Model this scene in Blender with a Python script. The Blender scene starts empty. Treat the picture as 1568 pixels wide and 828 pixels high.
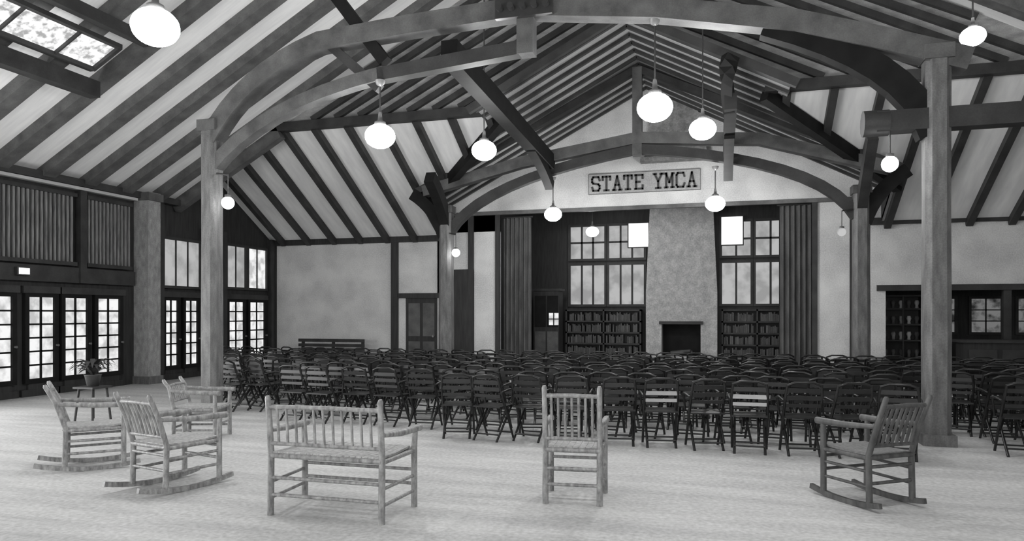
import bpy, math, random
from mathutils import Vector, Matrix
random.seed(4)
S=bpy.context.scene
try:
    S.view_settings.view_transform='Standard'
except Exception: pass

# ------------------------------------------------------------ materials
def mat(name,c,rough=.6,var=.25,scale=6,stretch=(1,1,1),spec=.3,bump=0.0,fine=0.0,fs=55):
    m=bpy.data.materials.new(name); m.use_nodes=True; nt=m.node_tree
    b=nt.nodes['Principled BSDF']; b.inputs['Roughness'].default_value=rough
    b.inputs['Specular IOR Level'].default_value=spec
    tc=nt.nodes.new('ShaderNodeTexCoord'); mp=nt.nodes.new('ShaderNodeMapping')
    mp.inputs['Scale'].default_value=stretch
    nt.links.new(tc.outputs['Object'],mp.inputs['Vector'])
    n=nt.nodes.new('ShaderNodeTexNoise'); n.inputs['Scale'].default_value=scale; n.inputs['Detail'].default_value=6
    nt.links.new(mp.outputs['Vector'],n.inputs['Vector'])
    r=nt.nodes.new('ShaderNodeValToRGB')
    lo=c*(1-var); hi=c*(1+var)
    r.color_ramp.elements[0].position=.3; r.color_ramp.elements[1].position=.7
    r.color_ramp.elements[0].color=(lo,lo,lo,1); r.color_ramp.elements[1].color=(hi,hi,hi*.99,1)
    nt.links.new(n.outputs['Fac'],r.inputs['Fac']); out=r.outputs['Color']
    if fine>0:
        n2=nt.nodes.new('ShaderNodeTexNoise'); n2.inputs['Scale'].default_value=fs; n2.inputs['Detail'].default_value=3
        nt.links.new(tc.outputs['Object'],n2.inputs['Vector'])
        mx=nt.nodes.new('ShaderNodeMix'); mx.data_type='RGBA'; mx.blend_type='OVERLAY'; mx.inputs[0].default_value=fine
        nt.links.new(out,mx.inputs[6]); nt.links.new(n2.outputs['Fac'],mx.inputs[7]); out=mx.outputs[2]
    nt.links.new(out,b.inputs['Base Color'])
    if bump>0:
        bp=nt.nodes.new('ShaderNodeBump'); bp.inputs['Strength'].default_value=bump; bp.inputs['Distance'].default_value=.02
        nt.links.new(n.outputs['Fac'],bp.inputs['Height']); nt.links.new(bp.outputs['Normal'],b.inputs['Normal'])
    return m
def emat(name,lo,hi,strength,scale=5):
    m=bpy.data.materials.new(name); m.use_nodes=True; nt=m.node_tree
    for n in list(nt.nodes): nt.nodes.remove(n)
    o=nt.nodes.new('ShaderNodeOutputMaterial'); e=nt.nodes.new('ShaderNodeEmission')
    tc=nt.nodes.new('ShaderNodeTexCoord'); n=nt.nodes.new('ShaderNodeTexNoise'); n.inputs['Scale'].default_value=scale
    n.inputs['Detail'].default_value=5
    r=nt.nodes.new('ShaderNodeValToRGB'); r.color_ramp.elements[0].position=.38; r.color_ramp.elements[1].position=.58
    r.color_ramp.elements[0].color=(lo,lo,lo,1); r.color_ramp.elements[1].color=(hi,hi,hi,1)
    nt.links.new(tc.outputs['Object'],n.inputs['Vector']); nt.links.new(n.outputs['Fac'],r.inputs['Fac'])
    nt.links.new(r.outputs['Color'],e.inputs['Color']); e.inputs['Strength'].default_value=strength
    nt.links.new(e.outputs['Emission'],o.inputs['Surface'])
    return m
M=dict(
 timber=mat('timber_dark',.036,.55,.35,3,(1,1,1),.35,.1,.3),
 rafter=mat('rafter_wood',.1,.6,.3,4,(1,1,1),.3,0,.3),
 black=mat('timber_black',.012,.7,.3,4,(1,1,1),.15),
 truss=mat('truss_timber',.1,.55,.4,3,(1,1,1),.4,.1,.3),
 column=mat('column_log',.13,.55,.35,5,(3,3,.6),.4,.15,.4),
 pier=mat('column_pale',.3,.7,.25,6,(2,2,1),.3,.15,.5),
 slat=mat('screen_slats',.2,.6,.4,6,(4,4,.5),.3),
 plaster=mat('wall_plaster',.6,.85,.14,1.6,(1,1,1),.2,.05,.45,35),
 signboard=mat('sign_board',.36,.85,.12,3,(1,1,1),.2,0,.4,35),
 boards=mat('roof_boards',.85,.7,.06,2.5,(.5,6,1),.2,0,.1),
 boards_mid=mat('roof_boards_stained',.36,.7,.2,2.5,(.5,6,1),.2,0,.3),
 boards_b=mat('roof_boards_hip',.82,.7,.08,2,(4,.5,1),.2,0,.15),
 gable=mat('gable_boards',.3,.7,.3,3,(1,1,3),.2,0,.3),
 floor=mat('floor_cork_tile',.5,.58,.16,1.6,(.35,2.2,1),.3,.04,.45,24),
 wallwood=mat('wall_dark_wood',.032,.6,.3,4,(4,4,.5),.3),
 curtain=mat('curtain_cloth',.1,.9,.3,5,(1,1,.3),.1,0,.4),
 hickory=mat('hickory_pole',.26,.42,.45,14,(2,2,.7),.45,.2,.3),
 hickory_d=mat('hickory_pole_dark',.08,.45,.4,9,(2,2,.7),.4,.15,.2),
 weave=mat('woven_hickory_seat',.4,.6,.3,30,(1,1,1),.3,.4,.2),
 weave_d=mat('woven_seat_dark',.2,.6,.25,30,(1,1,1),.3,.4,.2),
 chair=mat('folding_chair_wood',.011,.3,.4,8,(1,1,1),.5),
 chair_l=mat('folding_chair_glint_slat',.4,.5,.1,8),  # pale tone paints in bright reflections on two chair backs
 metal=mat('iron',.03,.35,.2,8,(1,1,1),.6),
 brass=mat('lamp_fitting',.12,.35,.2,8,(1,1,1),.6),
 trim=mat('trim_light',.5,.6,.1,5),
 book=mat('books',.08,.6,.8,25,(6,1,2),.2),
 concrete=mat('chimney_plaster',.44,.85,.2,4,(1,1,1),.2,.2,.5,30),
 stack=mat('chimney_stack_stone',.22,.85,.3,7,(1,1,1),.2,.2,.5,30),
 leaf=mat('fern_leaf',.05,.5,.4,9,(1,1,1),.4),
 glass_day=emat('window_daylight',.55,.95,1.0,4),
 glass_soft=emat('window_soft_daylight',.32,.48,1.0,2),
 glass_dim=emat('window_dim',.02,.16,1.0,4),
 glass_sky=emat('skylight_glass',.35,1.0,1.3,9),
 glass_bright=emat('window_bright',.9,1.0,1.6,2),
 globe=emat('lamp_glass_lit',.97,1.0,84,2),
 globe_stage=emat('lamp_glass_stage',.97,1.0,22,2),
 globe_dim=emat('lamp_glass_dim',.5,.8,.7,2),
)
# ------------------------------------------------------------ mesh builder
class B:
    def __init__(s): s.v=[];s.f=[];s.m=[];s.sm=[];s.mats=[]
    def mi(s,m):
        if m not in s.mats: s.mats.append(m)
        return s.mats.index(m)
    def add(s,vs,fs,m,smooth=False):
        o=len(s.v); s.v+= [tuple(v) for v in vs]; k=s.mi(m)
        for f in fs: s.f.append(tuple(i+o for i in f)); s.m.append(k); s.sm.append(smooth)
    def box(s,x0,x1,y0,y1,z0,z1,m):
        vs=[(x,y,z) for z in(z0,z1) for y in(y0,y1) for x in(x0,x1)]
        s.add(vs,[(0,2,3,1),(4,5,7,6),(0,1,5,4),(1,3,7,5),(3,2,6,7),(2,0,4,6)],m)
    def beam(s,p0,p1,w,h,m,up=(0,0,1)):
        p0=Vector(p0);p1=Vector(p1);d=(p1-p0).normalized();u=Vector(up)
        if abs(d.dot(u))>.98:u=Vector((1,0,0))
        r=d.cross(u).normalized();u=r.cross(d)
        vs=[p+r*a*w/2+u*b*h/2 for p in(p0,p1) for a,b in((-1,-1),(1,-1),(1,1),(-1,1))]
        s.add(vs,[(3,2,1,0),(4,5,6,7),(0,1,5,4),(1,2,6,5),(2,3,7,6),(3,0,4,7)],m)
    def path(s,pts,w,h,m,up=(0,0,1)):
        pts=[Vector(p) for p in pts];vs=[];n=len(pts)
        for i,p in enumerate(pts):
            d=(pts[min(i+1,n-1)]-pts[max(i-1,0)]).normalized();u=Vector(up)
            if abs(d.dot(u))>.99:u=Vector((1,0,0))
            r=d.cross(u).normalized();u=r.cross(d)
            vs+=[p+r*a*w/2+u*b*h/2 for a,b in((-1,-1),(1,-1),(1,1),(-1,1))]
        fs=[(3,2,1,0),tuple(4*(n-1)+k for k in range(4))]
        for i in range(n-1):
            for k in range(4):
                a=4*i+k;b=4*i+(k+1)%4;fs.append((a,b,b+4,a+4))
        s.add(vs,fs,m)
    def tube(s,pts,r,m,n=8):
        pts=[Vector(p) for p in pts];N=len(pts)
        if not isinstance(r,(list,tuple)): r=[r]*N
        vs=[];ref=Vector((0,0,1))
        d0=(pts[-1]-pts[0]).normalized()
        if abs(d0.dot(ref))>.9: ref=Vector((0,1,0))
        for i,p in enumerate(pts):
            d=(pts[min(i+1,N-1)]-pts[max(i-1,0)]).normalized()
            a=d.cross(ref).normalized();b=d.cross(a)
            for k in range(n):
                t=2*math.pi*k/n
                vs.append(p+(a*math.cos(t)+b*math.sin(t))*r[i])
        fs=[]
        for i in range(N-1):
            for k in range(n):
                q=n*i+k;w=n*i+(k+1)%n;fs.append((q,w,w+n,q+n))
        s.add(vs,fs,m,True)
        s.add(vs[:n],[tuple(range(n))],m);s.add(vs[-n:],[tuple(range(n-1,-1,-1))],m)
    def lathe(s,c,prof,m,n=20):
        vs=[];
        for r,z in prof:
            for k in range(n):
                t=2*math.pi*k/n;vs.append((c[0]+r*math.cos(t),c[1]+r*math.sin(t),c[2]+z))
        fs=[]
        for i in range(len(prof)-1):
            for k in range(n):
                q=n*i+k;w=n*i+(k+1)%n;fs.append((q,w,w+n,q+n))
        s.add(vs,fs,m,True)
    def slab(s,poly,t,m):
        """polygon extruded by vector t"""
        t=Vector(t);p=[Vector(q) for q in poly];n=len(p)
        vs=p+[q+t for q in p]
        fs=[tuple(range(n)),tuple(range(2*n-1,n-1,-1))]+[(i,(i+1)%n,n+(i+1)%n,n+i) for i in range(n)]
        s.add(vs,fs,m)
    def mesh(s,name):
        me=bpy.data.meshes.new(name);me.from_pydata(s.v,[],s.f)
        for k in s.mats: me.materials.append(M[k])
        me.polygons.foreach_set('material_index',s.m);me.polygons.foreach_set('use_smooth',s.sm)
        me.update();return me
    def obj(s,name,loc=(0,0,0),rz=0,parent=None):
        o=bpy.data.objects.new(name,s.mesh(name));S.collection.objects.link(o)
        o.location=loc;o.rotation_euler=(0,0,rz)
        if parent:o.parent=parent
        return o

XL,XR,YB,YF=-13.2,9.6,19.2,-4.0
CX=-1.8
def mx(x): return 2*CX-x
EA,SA=4.5,.55     # main roof
def zA(x): return EA+SA*((x-XL) if x<CX else (XR-x))
RID=zA(CX)
YC=15.2           # gable between high roof and low roof
YN=14.15          # front of the nave roof
SB=.58
def zB(y): return 3.85+SB*(YB-y)
SC=.52
def zC(x): return 4.66+SC*((x+7.4) if x<CX else (mx(-7.4)-x))
ZBT=zB(YC)

# ------------------------------------------------------------ floor
b=B();b.box(XL-.2,XR+.2,YF,YB+.1,-.15,0,'floor');b.obj('floor')
b=B();b.box(-6.3,2.75,YB+.1,23.2,-.1,.32,'floor');b.box(-5.87,2.3,YB-.02,YB+.1,0,.32,'wallwood');b.obj('stage_floor')

# ------------------------------------------------------------ main roof ceilings
def roofA(side):
    b=B()
    f=(lambda x:x) if side<0 else mx
    p=[(f(XL),YF,EA),(f(XL),YC,EA),(CX,YC,RID),(CX,YF,RID)]
    b.slab(p,(0,0,.12),'boards')
    y=YF+.35
    while y<YC-.1:
        b.beam((f(XL),y,EA-.11),(CX,y,RID-.11),.28,.2,'rafter')
        y+=1.0
    return b.obj('ceiling')
roofA(-1);roofA(1)
b=B();b.beam((CX,YF,RID-.3),(CX,YC,RID-.3),.3,.4,'timber');b.obj('trim_ridge_beam')
b=B()
for f in(lambda x:x,mx):
    b.beam((f(-10.5),0,zA(-10.5)-.42),(f(-10.5),10.1,zA(-10.5)-.42),.22,.28,'timber')
    b.beam((f(-9.3),2,zA(-9.3)-.38),(f(-9.3),10.0,zA(-9.3)-.38),.14,.2,'timber')
b.obj('trim_purlins')
b=B()
x0,x1,y0,y1=-10.2,-9.62,6.2,9.75
def PA(x,y,o): return (x,y,zA(x)-o)
b.slab([PA(x0,y0,.34),PA(x1,y0,.34),PA(x1,y1,.34),PA(x0,y1,.34)],(0,0,.03),'glass_sky')
for y in(y0,7.1,8.05,9.0,y1): b.beam(PA(x0,y,.36),PA(x1,y,.36),.07 if y in(y0,y1) else .03,.07,'timber')
for x in(x0,x1): b.beam(PA(x,y0,.36),PA(x,y1,.36),.1,.07,'timber')
b.obj('window_1')

# ------------------------------------------------------------ gable closure at YC
b=B()
xa=XL+(ZBT-EA)/SA
xv=-7.4+(ZBT-4.66)/SC
poly=[(xa,YC,ZBT),(xv,YC,ZBT),(CX,YC,zC(CX)),(mx(xv),YC,ZBT),(mx(xa),YC,ZBT),(CX,YC,RID)]
b.slab(poly,(0,.12,0),'gable')
sl=.5
for f in(lambda x:x,mx):
    zc=7.85
    while zc<10.5:
        dl=(zc-(ZBT+.1))/sl
        dA=(RID-.12-zc)/(SA-sl)
        d1=min(dl,dA)
        if d1>.5: b.beam((f(CX-d1),YC-.05,zc-sl*d1),(CX,YC-.05,zc),.1,.13,'timber')
        zc+=.31
b.beam((xa-.3,YC-.06,ZBT-.03),(xv,YC-.06,ZBT-.03),.2,.2,'timber')
b.beam((mx(xa)+.3,YC-.06,ZBT-.03),(mx(xv),YC-.06,ZBT-.03),.2,.2,'timber')
for f in(lambda x:x,mx):
    b.beam((f(XL),YC-.06,EA-.15),(f(xa),YC-.06,ZBT-.15),.2,.3,'truss')
b.obj('wall_gable')

# ------------------------------------------------------------ low hip roof B and nave roof C
for f,s in((lambda x:x,-1),(mx,1)):
    b=B();yv=YB-(4.66-3.85)/SB
    p=[(f(XL),YB,3.85),(f(XL),YC,ZBT),(f(xv),YC,ZBT),(f(-7.4),yv,4.66),(f(-7.4),YB,3.85)]
    b.slab(p,(0,0,.1),'boards_b')
    x=XL+.45
    while x<xv:
        ys=YB
        if x>-7.4:
            zz=zC(f(x)); ys=YB-(zz-3.85)/SB
        b.beam((f(x),ys,zB(ys)-.08),(f(x),YC,ZBT-.08),.15,.16,'timber')
        x+=.87
    b.beam((f(-7.5),yv+.1,4.5),(f(xv),YC,ZBT-.15),.2,.26,'black')
    b.slab([(f(-7.4),yv,4.66),(f(-7.4),YB,3.85),(f(-7.4),YB,4.75),(f(-7.4),yv,4.75)],(.06,0,0),'wallwood')
    b.obj('ceiling')
    b=B();xn=xv-.42
    p=[(f(-7.4),YB,4.66),(f(-7.4),yv,4.66),(f(xv),YC,ZBT),(CX,YC,zC(CX)),(CX,YB,zC(CX))]
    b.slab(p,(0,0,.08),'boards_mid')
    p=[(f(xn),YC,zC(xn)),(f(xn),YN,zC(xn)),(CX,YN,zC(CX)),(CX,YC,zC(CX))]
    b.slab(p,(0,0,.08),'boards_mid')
    y=YN+.2
    while y<YB:
        xs=-7.4 if y>yv else(xn if y<YC else -7.4+(zB(y)-4.66)/SC)
        b.beam((f(xs),y,zC(xs)-.035),(CX,y,zC(CX)-.035),.09,.07,'timber')
        y+=.46
    b.beam((f(xn-.1),YN,zC(xn-.1)-.02),(CX,YN,zC(CX)-.02),.12,.16,'timber')
    b.obj('ceiling')

# ------------------------------------------------------------ walls
b=B()
b.slab([(XL,YF,0),(XL,YB,0),(XL,YB,3.85),(XL,YC,ZBT),(XL,YC,EA),(XL,YF,EA)],(-.15,0,0),'wallwood')
b.obj('wall_left')
b=B()
b.slab([(XR,YF,0),(XR,YB,0),(XR,YB,3.85),(XR,YC,ZBT),(XR,YC,EA),(XR,YF,EA)],(.15,0,0),'plaster')
b.obj('wall_right')
b=B();b.slab([(XL,YF,0),(XR,YF,0),(XR,YF,EA),(CX,YF,RID),(XL,YF,EA)],(0,-.15,0),'plaster');b.obj('wall_front')
b=B();T=.14
b.box(XL,-7.4,YB,YB+T,2.12,3.95,'plaster');b.box(XL,-8.72,YB,YB+T,0,2.12,'plaster')
b.box(-7.73,-5.87,YB,YB+T,0,4.45,'plaster')
b.box(-7.4,-5.87,YB,YB+T,3.95,4.45,'plaster')
b.box(2.3,3.9,YB,YB+T,0,4.45,'plaster')
b.box(3.9,XR,YB,YB+T,2.28,3.95,'plaster')
b.box(8.9,XR,YB,YB+T,0,2.28,'plaster')
b.slab([(-7.4,YB,4.45),(3.8,YB,4.45),(3.8,YB,4.66),(CX,YB,zC(CX)),(-7.4,YB,4.66)],(0,T,0),'plaster')
b.obj('wall_back')
b=B()
b.slab([(-1.85,YB-.28,5.7),(-.25,YB-.28,5.7),(-.5,YB-.28,zC(-.5)-.03),(-1.62,YB-.28,zC(-1.62)-.03)],(0,.27,0),'stack')
b.box(-1.95,-.15,YB-.32,YB-.01,5.6,5.72,'stack')
b.obj('chimney_stack')
b=B()
for x in(XL+.08,-9.05,-7.55,): b.box(x-.11,x+.11,YB-.06,YB,0,3.85,'wallwood')
b.box(XL,-7.5,YB-.07,YB,3.72,3.9,'wallwood')
b.box(-8.95,-7.6,YB-.06,YB,2.1,2.24,'wallwood')
b.box(-7.55,-6.62,YB-.05,YB,0,2.9,'wallwood');b.box(-6.78,-6.62,YB-.06,YB,0,4.4,'wallwood')
b.box(-5.98,-5.84,YB-.06,YB,0.0,4.45,'wallwood')
b.box(-7.3,3.7,YB-.1,YB,4.4,4.5,'truss')
b.box(3.7,XR,YB-.07,YB,2.2,2.34,'timber');b.box(3.2,XR,YB-.07,YB,3.8,3.97,'timber')
b.box(3.1,3.3,YB-.06,YB,0,4.45,'timber')
b.box(2.24,2.36,YB-.06,YB,0,4.45,'timber')
b.obj('trim_back_wall')
b=B();b.box(-8.72,-7.73,YB+.02,YB+.08,0,2.12,'wallwood')
for i in range(2):
    for z0,z1 in((.15,.85),(1.0,1.95)):
        xx=-8.63+i*.45;b.box(xx,xx+.36,YB-.0,YB+.02,z0,z1,'rafter')
b.tube([(-7.85,YB-.06,1.0),(-7.85,YB+.02,1.0)],.03,'brass')
b.obj('door_1')
b=B();SY=23.0
b.box(-6.3,-6.15,YB+T,SY,0.32,5.2,'wallwood');b.box(2.6,2.75,YB+T,SY,0.32,5.2,'wallwood')
b.box(-6.3,2.75,SY,SY+.15,.32,5.2,'wallwood');b.obj('wall_stage')
b=B();b.box(-6.3,2.75,YB+T,SY+.1,5.1,5.25,'gable')
for i in range(9): b.box(-6.1+i*1.05,-5.95+i*1.05,YB+T,SY,4.92,5.1,'timber')
b.obj('ceiling')
def window(b,axis,p,a0,a1,z0,z1,nc,nr,pane,fr='timber',fw=.07,mw=.03,sgn=-1):
    def bx(a,c,zz0,zz1,d0,d1,m):
        q0,q1=sorted((p+sgn*d0,p+sgn*d1))
        if axis=='x': b.box(a,c,q0,q1,zz0,zz1,m)
        else: b.box(q0,q1,a,c,zz0,zz1,m)
    bx(a0,a1,z0,z1,.0,.02,pane)
    bx(a0-fw,a0,z0-fw,z1+fw,0,.08,fr);bx(a1,a1+fw,z0-fw,z1+fw,0,.08,fr)
    bx(a0,a1,z0-fw,z0,0,.08,fr);bx(a0,a1,z1,z1+fw,0,.08,fr)
    for i in range(1,nc):
        x=a0+(a1-a0)*i/nc;bx(x-mw/2,x+mw/2,z0,z1,.02,.05,fr)
    for j in range(1,nr):
        z=z0+(z1-z0)*j/nr;bx(a0,a1,z-mw/2,z+mw/2,.02,.05,fr)
wi=[1]
def W(*a,**k):
    wi[0]+=1;b=B();window(b,*a,**k);return b.obj('window_%d'%wi[0])
for a0,a1 in((-4.6,-3.5),(-3.35,-2.25),(.12,.95),(1.1,1.95)):
    W('x',SY,a0,a1,1.95,3.2,3 if a1-a0>1 else 2,1,'glass_soft',fw=.08,mw=.06)
    W('x',SY,a0,a1,3.42,4.45,3 if a1-a0>1 else 2,2,'glass_soft',fw=.08,mw=.06)
W('x',SY-.09,-2.72,-2.1,3.75,4.5,1,1,'glass_bright',fw=.03)
W('x',SY-.09,.1,.72,3.75,4.6,1,1,'glass_bright',fw=.03)
def bookcase(x0,x1):
    b=B();y0,y1=SY-.4,SY-.02;z0,z1=.32,1.78
    b.box(x0,x1,y1-.03,y1,z0,z1,'timber')
    for x in(x0,x1-.05,(x0+x1)/2): b.box(x,x+.05,y0,y1,z0,z1,'timber')
    for k in range(5):
        z=z0+k*(z1-z0-.05)/4;b.box(x0,x1,y0,y1,z,z+.05,'timber')
        if k<4:
            x=x0+.07
            while x<x1-.12:
                w=random.uniform(.03,.06)
                if abs(x-(x0+x1)/2)>.08 and random.random()<.85:
                    b.box(x,x+w*.9,y0+.06,y1-.05,z+.05,z+.05+random.uniform(.18,.27),random.choice(['book','book','rafter','truss','curtain']))
                x+=w
    b.obj('bookcase')
bookcase(-4.7,-2.3);bookcase(.1,2.1)
b=B();x0,x1,y0,SF=-2.12,-.02,SY-.75,SY-.01
b.box(x0,-1.65,y0,SF,.33,1.35,'concrete');b.box(-.5,x1,y0,SF,.33,1.35,'concrete')
b.box(x0,x1,y0,SF,1.35,2.3,'concrete')
b.slab([(x0,y0,2.3),(x1,y0,2.3),(x1-.12,y0,4.9),(x0+.12,y0,4.9)],(0,.74,0),'concrete')
b.box(-1.65,-.5,SF-.15,SF,.33,1.35,'black')
b.box(-1.72,-.43,y0-.08,y0,1.33,1.42,'timber')
b.box(-1.75,-.4,y0-.4,y0,.33,.38,'concrete')
b.tube([(-1.4,y0+.3,.45),(-.75,y0+.3,.47)],.06,'rafter');b.tube([(-1.35,y0+.42,.46),(-.8,y0+.2,.52)],.05,'rafter')
b.obj('fireplace')
def curtain(name,x0,x1,y,z0,z1,amp=.06,per=.13,m='curtain'):
    b=B();n=int((x1-x0)/per*8);vs=[];
    for i in range(n+1):
        x=x0+(x1-x0)*i/n;o=amp*math.sin(2*math.pi*(x-x0)/per)+.02*math.sin(5*x)
        for z in(z0,(z0+z1)/2,z1):
            vs.append((x,y+o*(1 if z<z1 else .6),z))
    fs=[]
    for i in range(n):
        for j in range(2): fs.append((3*i+j,3*i+3+j,3*i+4+j,3*i+1+j))
    b.add(vs,fs,m,True)
    b.tube([(x0-.05,y,z1+.02),(x1+.05,y,z1+.02)],.025,'metal')
    return b.obj(name)
curtain('stage_curtain',-5.85,-5.05,YB+.35,.33,4.35)
curtain('stage_curtain',1.5,2.28,YB+.35,.33,4.4)
b=B()
b.box(-5.5,-4.7,21.6,22.2,.32,2.35,'wallwood');b.box(-5.56,-4.64,21.55,22.22,2.35,2.42,'timber')
for x in(-5.45,-5.06):
    b.box(x,x+.34,21.57,21.6,1.25,2.2,'black');b.box(x,x+.34,21.57,21.6,.42,1.1,'rafter')
for x in(-5.0,-4.83): 
    for z in(1.3,1.5): b.box(x,x+.13,21.555,21.57,z,z+.17,'glass_day')
b.obj('cabinet')

# left wall openings
def french(y0,y1,n,z1=1.98):
    wi[0]+=1;b=B();p=XL+.005
    b.box(p,p+.06,y0-.04,y1+.04,.0,.14,'wallwood');b.box(p,p+.1,y0-.04,y1+.04,z1+.08,z1+.22,'timber')
    w=(y1-y0)/n
    for i in range(n):
        a=y0+i*w+.1;c=y0+(i+1)*w-.1
        window(b,'y',p,a,c,.35,z1,2,6,'glass_day','black',.09,.035,1)
        b.box(p,p+.05,a,c,.14,.26,'wallwood')
        b.tube([(p+.06,c+.04,1.0),(p+.13,c+.04,1.0)],.025,'brass')
    return b.obj('door_%d'%wi[0])
french(9.85,10.8,1);french(10.95,11.72,1);french(11.77,12.52,1);french(12.6,13.4,1)
french(14.62,15.23,1);french(15.31,15.95,1);french(17.02,17.87,1);french(17.95,18.85,1)
for k in range(6): french(2.2+k*1.15,3.2+k*1.15,1)
W('y',XL,14.68,15.95,2.35,3.5,3,1,'glass_soft',sgn=1);W('y',XL,17.05,17.85,2.4,3.55,2,1,'glass_soft',sgn=1);W('y',XL,18.0,18.85,2.4,3.55,2,1,'glass_day',sgn=1)
for a,c in((5.0,7.3),(7.4,9.75),(10.05,12.12),(12.38,13.62)):
    b=B();b.box(XL+.01,XL+.05,a,c,2.68,4.2,'black')
    b.box(XL+.05,XL+.13,a,c,2.66,2.74,'timber');b.box(XL+.05,XL+.13,a,c,4.12,4.2,'timber')
    y=a+.04
    while y<c-.05: b.box(XL+.05,XL+.1,y,y+.045,2.74,4.12,'slat');y+=.1
    b.obj('slatted_gallery_screen')
b=B();b.box(XL,XL+.2,YF,13.7,4.28,4.34,'trim');b.box(XL,XL+.24,YF,YC,4.35,4.5,'timber');b.box(XL,XL+.12,YF,13.7,2.3,2.62,'timber')
for y in(12.25,9.9,14.5,16.1,16.85,19.05): b.box(XL,XL+.16,y-.08,y+.08,0 if y>14 else 2.3,4.35 if y<15 else 3.9,'timber')
b.obj('trim_left_wall')
b=B();b.box(XL,XL+.42,13.78,14.16,0,4.5,'pier');b.box(XL,XL+.47,13.74,14.2,0,.18,'column');b.box(XL,XL+.47,13.74,14.2,4.3,4.48,'truss');b.obj('column')
b=B();b.box(XL+.14,XL+.2,10.7,10.98,2.4,2.56,'metal');b.box(XL+.2,XL+.21,10.73,10.95,2.42,2.54,'glass_bright');b.obj('exit_sign')

# right alcove
b=B()
b.box(3.9,8.9,22.2,22.3,0,2.6,'wallwood');b.box(3.8,3.9,YB+T,22.3,0,2.6,'wallwood');b.box(8.9,9.0,YB+T,22.3,0,2.6,'wallwood')
b.obj('wall_alcove')
b=B();b.box(3.8,9.0,YB+T,22.3,2.5,2.6,'gable');b.obj('ceiling')
b=B();b.box(3.8,9.0,YB+.1,22.3,-.1,0,'wallwood');b.obj('floor_alcove')
for a0,a1 in((5.5,6.2),(6.6,7.3),(7.7,8.4)): W('x',22.2,a0,a1,1.15,2.05,2,3,'glass_dim')
b=B();b.box(5.3,8.6,YB-.9,YB-.35,0,1.0,'wallwood');b.box(5.22,8.68,YB-.98,YB-.3,1.0,1.06,'timber')
for i in range(5): b.box(5.4+i*.65,5.95+i*.65,YB-.93,YB-.9,.15,.85,'timber')
b.obj('service_counter')
b=B();cx0,cx1,cy0,cy1=4.0,5.0,20.2,20.65
b.box(cx0,cx1,cy1-.03,cy1,0,2.1,'timber');b.box(cx0,cx0+.05,cy0,cy1,0,2.1,'timber');b.box(cx1-.05,cx1,cy0,cy1,0,2.1,'timber')
for z in(.05,.5,.95,1.35,1.75,2.08): b.box(cx0,cx1,cy0,cy1,z,z+.04,'timber')
for k,z in enumerate((.54,.99,1.39,1.79)):
    for j in range(5):
        xx=cx0+.14+j*.18
        b.lathe((xx,cy0+.2,z),[(0,0),(.05,0),(.035,.06),(.06,.14),(.04,.2),(0,.2)],random.choice(['trim','truss','curtain','hickory']),8)
for x in(cx0+.02,(cx0+cx1)/2,cx1-.02): b.box(x-.02,x+.02,cy0-.02,cy0,.05,2.1,'timber')
b.obj('display_cabinet')
for x in(5.1,6.45): 
    b=B();b.box(x-.08,x+.08,YB-.04,YB+.1,0,2.2,'timber');b.obj('trim_post')

# ------------------------------------------------------------ columns
def column(x,y,h,r=.15):
    b=B();pts=[(r,0),(r*1.02,h*.3),(r*.97,h*.6),(r,h)]
    n=8;vs=[]
    for rr,z in pts:
        for sx,sy in((1,.55),(.55,1),(-.55,1),(-1,.55),(-1,-.55),(-.55,-1),(.55,-1),(1,-.55)):
            vs.append((rr*sx,rr*sy,z))
    fs=[(n*i+k,n*i+(k+1)%n,n*i+n+(k+1)%n,n*i+n+k) for i in range(3) for k in range(n)]+[tuple(range(3*n,4*n))]
    b.add(vs,fs,'column')
    b.box(-r*1.25,r*1.25,-r*1.25,r*1.25,0,.14,'column')
    b.box(-r*1.12,r*1.12,-r*1.12,r*1.12,h-.12,h+.06,'truss')
    return b.obj('column',(x,y,0))
L1=(-8.0,10.0);R1=(2.65,10.2);L2=(-6.6,17.0);R2=(2.97,17.0)
column(*L1,4.75);column(*R1,4.95);column(*L2,4.3,.17);column(*R2,4.35,.17)

def lerp(a,c,t): return a+(c-a)*t
def curve(p0,p1,p2,n=8):
    p0,p1,p2=map(Vector,(p0,p1,p2));return [((1-t)**2)*p0+2*t*(1-t)*p1+t*t*p2 for t in[i/n for i in range(n+1)]]
b=B()
def T1(x,z,o=0):
    t=(x-L1[0])/(R1[0]-L1[0]);return (x,lerp(L1[1],R1[1],t)+o,z)
mid=(L1[0]+R1[0])/2
b.path(curve(T1(-8.0,4.5),T1(-7.4,5.5),T1(-6.0,5.9),8)+[T1(-4.5,6.0),T1(mid,6.08)],.26,.28,'truss')
b.path([T1(3.0,4.8),T1(2.1,5.12),T1(1.0,5.48),T1(-.8,5.85),T1(mid,6.08)],.26,.28,'truss')
b.path(curve(T1(-8.0,4.0),T1(-7.1,5.0),T1(-4.9,5.32)),.2,.2,'truss')
b.beam(T1(-5.0,5.3),T1(mid-.1,5.5),.2,.2,'timber')
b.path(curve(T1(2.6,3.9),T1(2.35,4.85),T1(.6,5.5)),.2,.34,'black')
b.beam(T1(mid,6.4),T1(mid,5.4),.24,.24,'truss')
b.beam(T1(-5.9,5.9),T1(-5.0,5.1),.12,.14,'timber')
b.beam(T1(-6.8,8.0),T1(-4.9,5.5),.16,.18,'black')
b.box(mid-.42,mid+.42,9.9,9.98,5.9,6.17,'metal')
for dx in(-.34,-.17,0,.17,.34): b.tube([T1(mid+dx,6.03,-.3),T1(mid+dx,6.03,-.1)],.05,'metal')
b.beam((1.95,10.2,4.1),(XR-.02,10.2,4.1),.24,.26,'timber')
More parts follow.
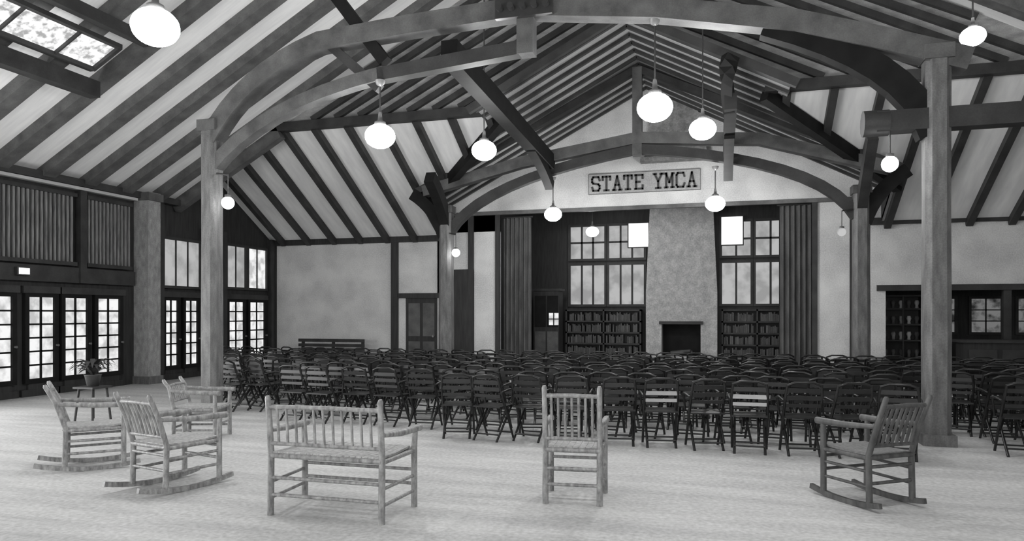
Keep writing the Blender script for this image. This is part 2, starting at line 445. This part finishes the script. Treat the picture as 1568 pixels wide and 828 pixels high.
b.tube([(1.8,10.2,4.1),(2.1,10.2,4.1)],.17,'timber',12)
b.obj('roof_truss')
b=B()
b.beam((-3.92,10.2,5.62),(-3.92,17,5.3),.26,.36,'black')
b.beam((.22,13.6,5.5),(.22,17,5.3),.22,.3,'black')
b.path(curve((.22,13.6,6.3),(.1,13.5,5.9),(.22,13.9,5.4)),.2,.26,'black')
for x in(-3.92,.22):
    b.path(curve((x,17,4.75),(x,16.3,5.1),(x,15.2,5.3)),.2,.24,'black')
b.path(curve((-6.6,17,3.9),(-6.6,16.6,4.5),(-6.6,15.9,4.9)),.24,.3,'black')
b.path(curve((2.97,17,3.9),(2.97,16.4,4.6),(2.97,15.8,5.2)),.2,.25,'timber')
b.obj('longitudinal_beams')
b=B();c=(L2[0]+R2[0])/2
b.path([(L2[0]-.6,17,4.75),(-4.6,17,5.35),(c,17,5.75),(.9,17,5.55),(R2[0]+.6,17,4.75)],.26,.26,'truss')
pts=curve((L2[0]+.1,17,3.7),(-5.7,17,4.95),(c,17,5.5),10)[:-1]+curve((c,17,5.5),(2.2,17,5.05),(R2[0]-.1,17,3.75),10)
b.path(pts,.2,.22,'timber')
for f in(lambda x:x,lambda x:2*c-x):
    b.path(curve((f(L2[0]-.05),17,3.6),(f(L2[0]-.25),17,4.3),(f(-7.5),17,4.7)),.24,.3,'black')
    b.beam((f(-7.4),17,4.75),(c,17,zC(CX)-.2),.2,.16,'timber')
b.beam((c,17,5.35),(c,17,7.4),.22,.22,'truss')
b.obj('roof_truss')

# ------------------------------------------------------------ sign
sg=bpy.data.objects.new('state_ymca_sign',None);S.collection.objects.link(sg);sg.location=(-1.89,YB-.03,5.12)
b=B();b.box(-1.45,1.45,-.02,.02,-.27,.27,'signboard')
for z in(-.275,.26): b.box(-1.455,1.455,-.028,.0,z,z+.014,'truss')
for x in(-1.46,1.446): b.box(x,x+.014,-.028,.0,-.275,.275,'truss')
b.obj('board',parent=sg)
G={'S':[[(1,1.05),(.85,1.4),(.15,1.4),(0,1.2),(0,.9),(.15,.75),(.85,.65),(1,.5),(1,.2),(.85,0),(.15,0),(0,.35)]],
'T':[[(0,1.05),(0,1.4),(1,1.4),(1,1.05)],[(.5,1.4),(.5,0)],[(.2,0),(.8,0)]],
'A':[[(.1,0),(.5,1.4),(.9,0)],[(.27,.5),(.73,.5)],[(-.08,0),(.3,0)],[(.7,0),(1.08,0)]],
'E':[[(.15,0),(.15,1.4)],[(0,1.4),(1,1.4),(1,1.05)],[(0,0),(1,0),(1,.35)],[(.15,.7),(.65,.7)]],
'Y':[[(0.05,1.4),(.5,.65),(.95,1.4)],[(.5,.65),(.5,0)],[(.2,0),(.8,0)],[(-.1,1.4),(.25,1.4)],[(.75,1.4),(1.1,1.4)]],
'M':[[(.1,0),(.1,1.4),(.5,.5),(.9,1.4),(.9,0)],[(-.08,0),(.28,0)],[(.72,0),(1.08,0)],[(-.08,1.4),(.15,1.4)],[(.85,1.4),(1.08,1.4)]],
'C':[[(1,1.05),(.85,1.4),(.15,1.4),(0,1.2),(0,.2),(.15,0),(.85,0),(1,.35)]]}
b=B();x=-1.36
for ch in 'STATE YMCA':
    if ch==' ': x+=.22;continue
    for pl in G[ch]:
        for p,q in zip(pl[:-1],pl[1:]):
            P=Vector((x+p[0]*.2,-.035,p[1]*.26-.18));Q=Vector((x+q[0]*.2,-.035,q[1]*.26-.18));d=(Q-P).normalized()*.02
            b.beam(P-d,Q+d,.02,.05,'timber',up=(d.z*50,0,-d.x*50))
    x+=.285
b.obj('letters',parent=sg)

# ------------------------------------------------------------ lamps
def lamp(x,y,z,r,top,m='globe'):
    b=B();k=r
    prof=[(.02,-.80*k)]+[(k*math.cos(a),.8*k*math.sin(a)) for a in[math.radians(q) for q in range(-80,66,12)]]
    b.lathe((0,0,0),prof,m,24)
    b.lathe((0,0,0),[(.42*k,.72*k),(.36*k,.95*k),(.16*k,1.05*k),(.12*k,1.5*k),(.02,1.6*k)],'brass',16)
    b.tube([(0,0,1.5*k),(0,0,top-z)],.012,'metal',6)
    b.lathe((0,0,top-z),[(.0,-.1),(.06,-.06),(.08,0)],'brass',12)
    return b.obj('pendant_globe_lamp',(x,y,z))
lamp(-5.57,6.1,4.6,.235,zA(-5.57)-.02)
lamp(-4.95,9.97,4.35,.23,5.2)
lamp(-4.07,12.36,4.6,.225,zA(-4.07)-.02)
lamp(-.84,10.1,4.5,.245,5.72)
lamp(-.25,12.62,4.78,.225,zA(-.25)-.02)
lamp(-3.84,17.0,4.05,.21,4.95)
lamp(-.06,17.0,4.15,.22,5.0)
lamp(-3.56,21.0,4.06,.19,4.92,'globe_stage')
lamp(3.58,11.95,5.7,.17,zA(3.58)-.02)
lamp(1.6,5.5,4.6,.235,zA(1.6)-.02)
lamp(-2.2,1.5,4.6,.235,zA(-2.2)-.02)
def blamp(x,y,z,cx,cy,r=.1,m='globe_stage'):
    b=B();b.lathe((0,0,0),[(.01,-r)]+[(r*math.cos(a),r*math.sin(a)) for a in[math.radians(q) for q in range(-80,66,12)]],m,18)
    b.lathe((0,0,0),[(.05,r*.85),(.05,r*1.3),(.01,r*1.4)],'brass',12)
    b.tube([(0,0,r*1.3),(0,0,.45)],.009,'metal',6)
    b.tube([(0,0,.45),(cx-x,cy-y,.5)],.016,'metal',6)
    return b.obj('bracket_lamp',(x,y,z))
blamp(-7.58,9.85,3.43,-7.84,9.92,.1);blamp(2.1,10.1,3.55,2.49,10.13,.1)
blamp(-6.25,16.75,3.16,-6.45,16.82,.1);blamp(2.55,16.75,3.4,2.79,16.84,.09,'globe_dim')

# ------------------------------------------------------------ rustic hickory furniture
def rustic(name,w,dp,loc,rz,H=1.0,rock=False,nsp=7,wood='hickory',seat='weave',lean=.12,arm=.66,sh=.45,tail=.27,sp=None):
    b=B();hw,hd=w/2,dp/2;r=.024;zb=.05 if rock else 0
    for sx in(-1,1):
        b.tube([(sx*hw,-hd,zb),(sx*hw,-hd+.01,sh),(sx*hw*1.0,-hd-lean*.45,sh+.27),(sx*hw*1.01,-hd-lean,H-.02),(sx*hw*1.01,-hd-lean-.003,H)],[r*1.15,r*1.1,r,r*.95,r*.6],wood,10)
        b.tube([(sx*hw*1.06,hd,zb),(sx*hw*1.06,hd,sh),(sx*hw*1.08,hd,arm-.02)],[r*1.15,r*1.1,r],wood,10)
        b.tube([(sx*hw*1.0,-hd-lean*.4,arm+.03),(sx*hw*1.07,0,arm+.005),(sx*hw*1.1,hd+.07,arm)],[.02,.028,.032],wood,10)
        for z in(.14,.27): b.tube([(sx*hw,-hd,z+zb),(sx*hw*1.06,hd,z+zb)],.014,wood)
        b.tube([(sx*hw,-hd,sh-.02),(sx*hw*1.06,hd,sh-.02)],.02,wood)
        if rock:
            pts=[]
            for i in range(13):
                y=-hd-tail+(dp+tail+.16)*i/12;u=(y-.02)/(hd+.25)
                pts.append((sx*hw*1.03,y,.022+.065*u*u))
            b.path(pts,.035,.045,wood)
    for z in(.17,.31): b.tube([(-hw,-hd,z+zb),(hw,-hd,z+zb)],.015,wood)
    for z in(.20,.32): b.tube([(-hw*1.06,hd,z+zb),(hw*1.06,hd,z+zb)],.015,wood)
    b.tube([(-hw,-hd,sh-.01),(hw,-hd,sh-.01)],.022,wood);b.tube([(-hw*1.06,hd,sh-.01),(hw*1.06,hd,sh-.01)],.022,wood)
    n=max(7,int(w/.055))
    for i in range(n):
        x0=-hw+.01+(w-.02)*i/n
        b.path([(x0+w/n/2,-hd+.0,sh+.012),(x0+w/n/2,0,sh-.0),(x0+w/n/2,hd,sh+.012)],w/n*.92,.018,seat)
    b.box(-hw+.02,hw-.02,-hd+.02,hd-.02,sh-.035,sh-.012,seat)
    def yb(z):
        if z<sh+.27: return -hd-lean*.45*(z-sh)/.27
        return -hd-lean*.45-lean*.55*(z-sh-.27)/(H-sh-.27)
    zt=H-.09;zl=sh+.09
    b.tube([(-hw,yb(zt),zt),(0,yb(zt)-.015,zt+.008),(hw,yb(zt),zt)],.019,wood);b.tube([(-hw,yb(zl),zl),(hw,yb(zl),zl)],.017,wood)
    for i in range(nsp):
        x=-hw+w*(i+1)/(nsp+1)
        b.tube([(x,yb(zl),zl),(x,yb((zl+zt)/2)-.004,(zl+zt)/2),(x,yb(zt)-.01,zt)],.0125,sp or wood,6)
    return b.obj(name,loc,rz)
R=math.radians
rustic('rustic_settee',1.0,.56,(-3.03,5.40,0),0,.98,nsp=11,lean=.03,arm=.67,sh=.5)
rustic('rustic_armchair',.47,.46,(-1.23,6.34,0),R(5),1.03,nsp=7,lean=.05,arm=.67,sh=.48)
rustic('rocking_chair',.48,.5,(1.27,6.97,0),R(36),.97,True,8,'hickory_d','weave_d',.17,.68,.45,.12)
rustic('rocking_chair',.5,.56,(-5.0,5.74,0),R(-14),.93,True,8,'hickory','weave',.16,.66,.44)
rustic('rocking_chair',.48,.54,(-6.5,6.25,0),R(-45),.92,True,8,'hickory','weave',.17,.68,.45)
rustic('rustic_armchair',.5,.54,(-6.6,8.05,0),R(-72),.8,False,8,'hickory','weave',.12,.62,.42)

# potted fern on a plant stand
b=B()
for sx in(-1,1):
    for sy in(-1,1): b.tube([(sx*.17,sy*.17,0),(sx*.13,sy*.13,.5)],.018,'timber')
b.box(-.19,.19,-.19,.19,.5,.53,'timber')
b.lathe((0,0,.53),[(.0,.0),(.08,0),(.12,.18),(.13,.18),(.11,.17),(0,.15)],'truss',16)
for i in range(34):
    a=i*2.4;L=random.uniform(.25,.42);h=random.uniform(.15,.42)
    p=curve((0,0,.68),(math.cos(a)*L*.4,math.sin(a)*L*.4,.72+h),(math.cos(a)*L,math.sin(a)*L,.68+h*.45),6)
    vs=[];sd=Vector((-math.sin(a),math.cos(a),0))
    for j,q in enumerate(p):
        w=.035*math.sin(math.pi*(j+.4)/6.6);vs+=[q-sd*w,q+sd*w]
    b.add(vs,[(2*j,2*j+1,2*j+3,2*j+2) for j in range(6)],'leaf')
b.obj('potted_fern',(-9.3,8.9,0))

# ------------------------------------------------------------ folding audience chairs
def fchair(b,ox=0,oy=0,rz=0,slat='chair'):
    m='chair';c,s=math.cos(rz),math.sin(rz)
    def P(x,y,z): return (ox+c*x-s*y,oy+s*x+c*y,z)
    for sx in(-1,1):
        x=sx*.2
        b.tube([P(x,.17,0),P(x,-.05,.42),P(x,-.2,.70),P(x*.93,-.235,.83)],[.016,.018,.018,.016],m,6)
        b.tube([P(x*.86,-.24,0),P(x*.86,.17,.43)],.016,m,6)
        b.tube([P(x*1.12,-.19,.64),P(x*1.2,.0,.665),P(x*1.2,.16,.64)],.014,m,6)
        b.tube([P(x*1.17,.13,.64),P(x*1.05,.14,.43)],.013,m,6)
    b.tube([P(-.186,-.235,.82),P(-.1,-.25,.855),P(.1,-.25,.855),P(.186,-.235,.82)],.016,m,6)
    for z,h in((.76,.05),(.67,.05),(.58,.04)):
        y=-.2-(z-.7)*.27
        b.beam(P(-.19,y,z),P(.19,y,z),.012,h,slat if z<.75 else m)
    for i in range(5):
        y=-.17+i*.083;b.beam(P(-.2,y,.44),P(.2,y,.44),.07,.016,m)
    b.tube([P(-.17,-.2,.09),P(.17,-.2,.09)],.011,m,6);b.tube([P(-.2,.13,.08),P(.2,.13,.08)],.011,m,6)
b=B();fchair(b);base=b.mesh('folding_chair')
def fobj(x,y,rz,mesh):
    o=bpy.data.objects.new('folding_chair',mesh);S.collection.objects.link(o);o.location=(x,y,0);o.rotation_euler=(0,0,rz)
b=B();fchair(b,slat='chair_l');pale=b.mesh('folding_chair_pale')
def occupied(x,y):
    for q in(L1,R1,L2,R2):
        if abs(x-q[0])<.45 and abs(y-q[1])<.5:return True
    return False
rows=[(9.15,-3.4,2.1),(9.85,-6.3,7.2)]
for y,xa_,xb_ in rows:
    x=xa_
    while x<xb_:
        if not occupied(x,y):
            jx,jy,jr=random.uniform(-.03,.03),random.uniform(-.12,.06),random.uniform(-.25,.25)
            isp=(y<9.5 and (abs(x+.9)<.25 or abs(x-.18)<.25))
            fobj(x+jx,y+jy,jr,pale if isp else base)
        x+=.54
y=10.62
while y<15.5:
    b=B();x=-.76*y+random.uniform(0,.3)
    while x<8.4:
        if not occupied(x,y) and random.random()>.03: fchair(b,x+random.uniform(-.05,.05),y+random.uniform(-.08,.08),random.uniform(-.35,.35))
        x+=random.uniform(.47,.53)
    b.obj('row_of_folding_chairs');y+=.64
# slatted bench by back wall
b=B()
for x in(-11.8,-10.8,-9.85):
    b.beam((x,18.2,0),(x,18.15,.45),.07,.07,'rafter');b.beam((x,18.65,0),(x,18.75,.9),.07,.07,'timber')
    b.beam((x,18.15,.42),(x,18.7,.42),.06,.06,'rafter')
for y in(18.2,18.32,18.44,18.56): b.box(-11.9,-9.75,y-.05,y+.05,.45,.48,'rafter')
for z in(.6,.73,.87): b.box(-11.9,-9.75,18.63,18.66,z-.045,z+.045,'timber')
b.obj('slatted_bench')

# ------------------------------------------------------------ lights
def area(name,loc,rot,sx,sy,p):
    l=bpy.data.lights.new(name,'AREA');l.shape='RECTANGLE';l.size=sx;l.size_y=sy;l.energy=p
    o=bpy.data.objects.new(name,l);S.collection.objects.link(o);o.location=loc;o.rotation_euler=rot
area('daylight_left_doors',(XL+.25,4.5,1.5),(0,R(-90),0),2.2,8,720)
area('front_fill',(-2,YF+.2,2.6),(R(90),0,0),12,2.6,420)  # added soft fill behind the camera; the front wall has no windows
w=bpy.data.worlds.new('world');S.world=w;w.use_nodes=True
w.node_tree.nodes['Background'].inputs[0].default_value=(.8,.8,.8,1);w.node_tree.nodes['Background'].inputs[1].default_value=.5

# ------------------------------------------------------------ camera
cd=bpy.data.cameras.new('camera');co=bpy.data.objects.new('camera',cd);S.collection.objects.link(co)
co.location=(0,0,1.65);co.rotation_euler=(R(90),0,R(16));cd.sensor_width=36;cd.lens=36*1100/1568;cd.shift_y=66/1568
cd.clip_end=200
S.camera=co
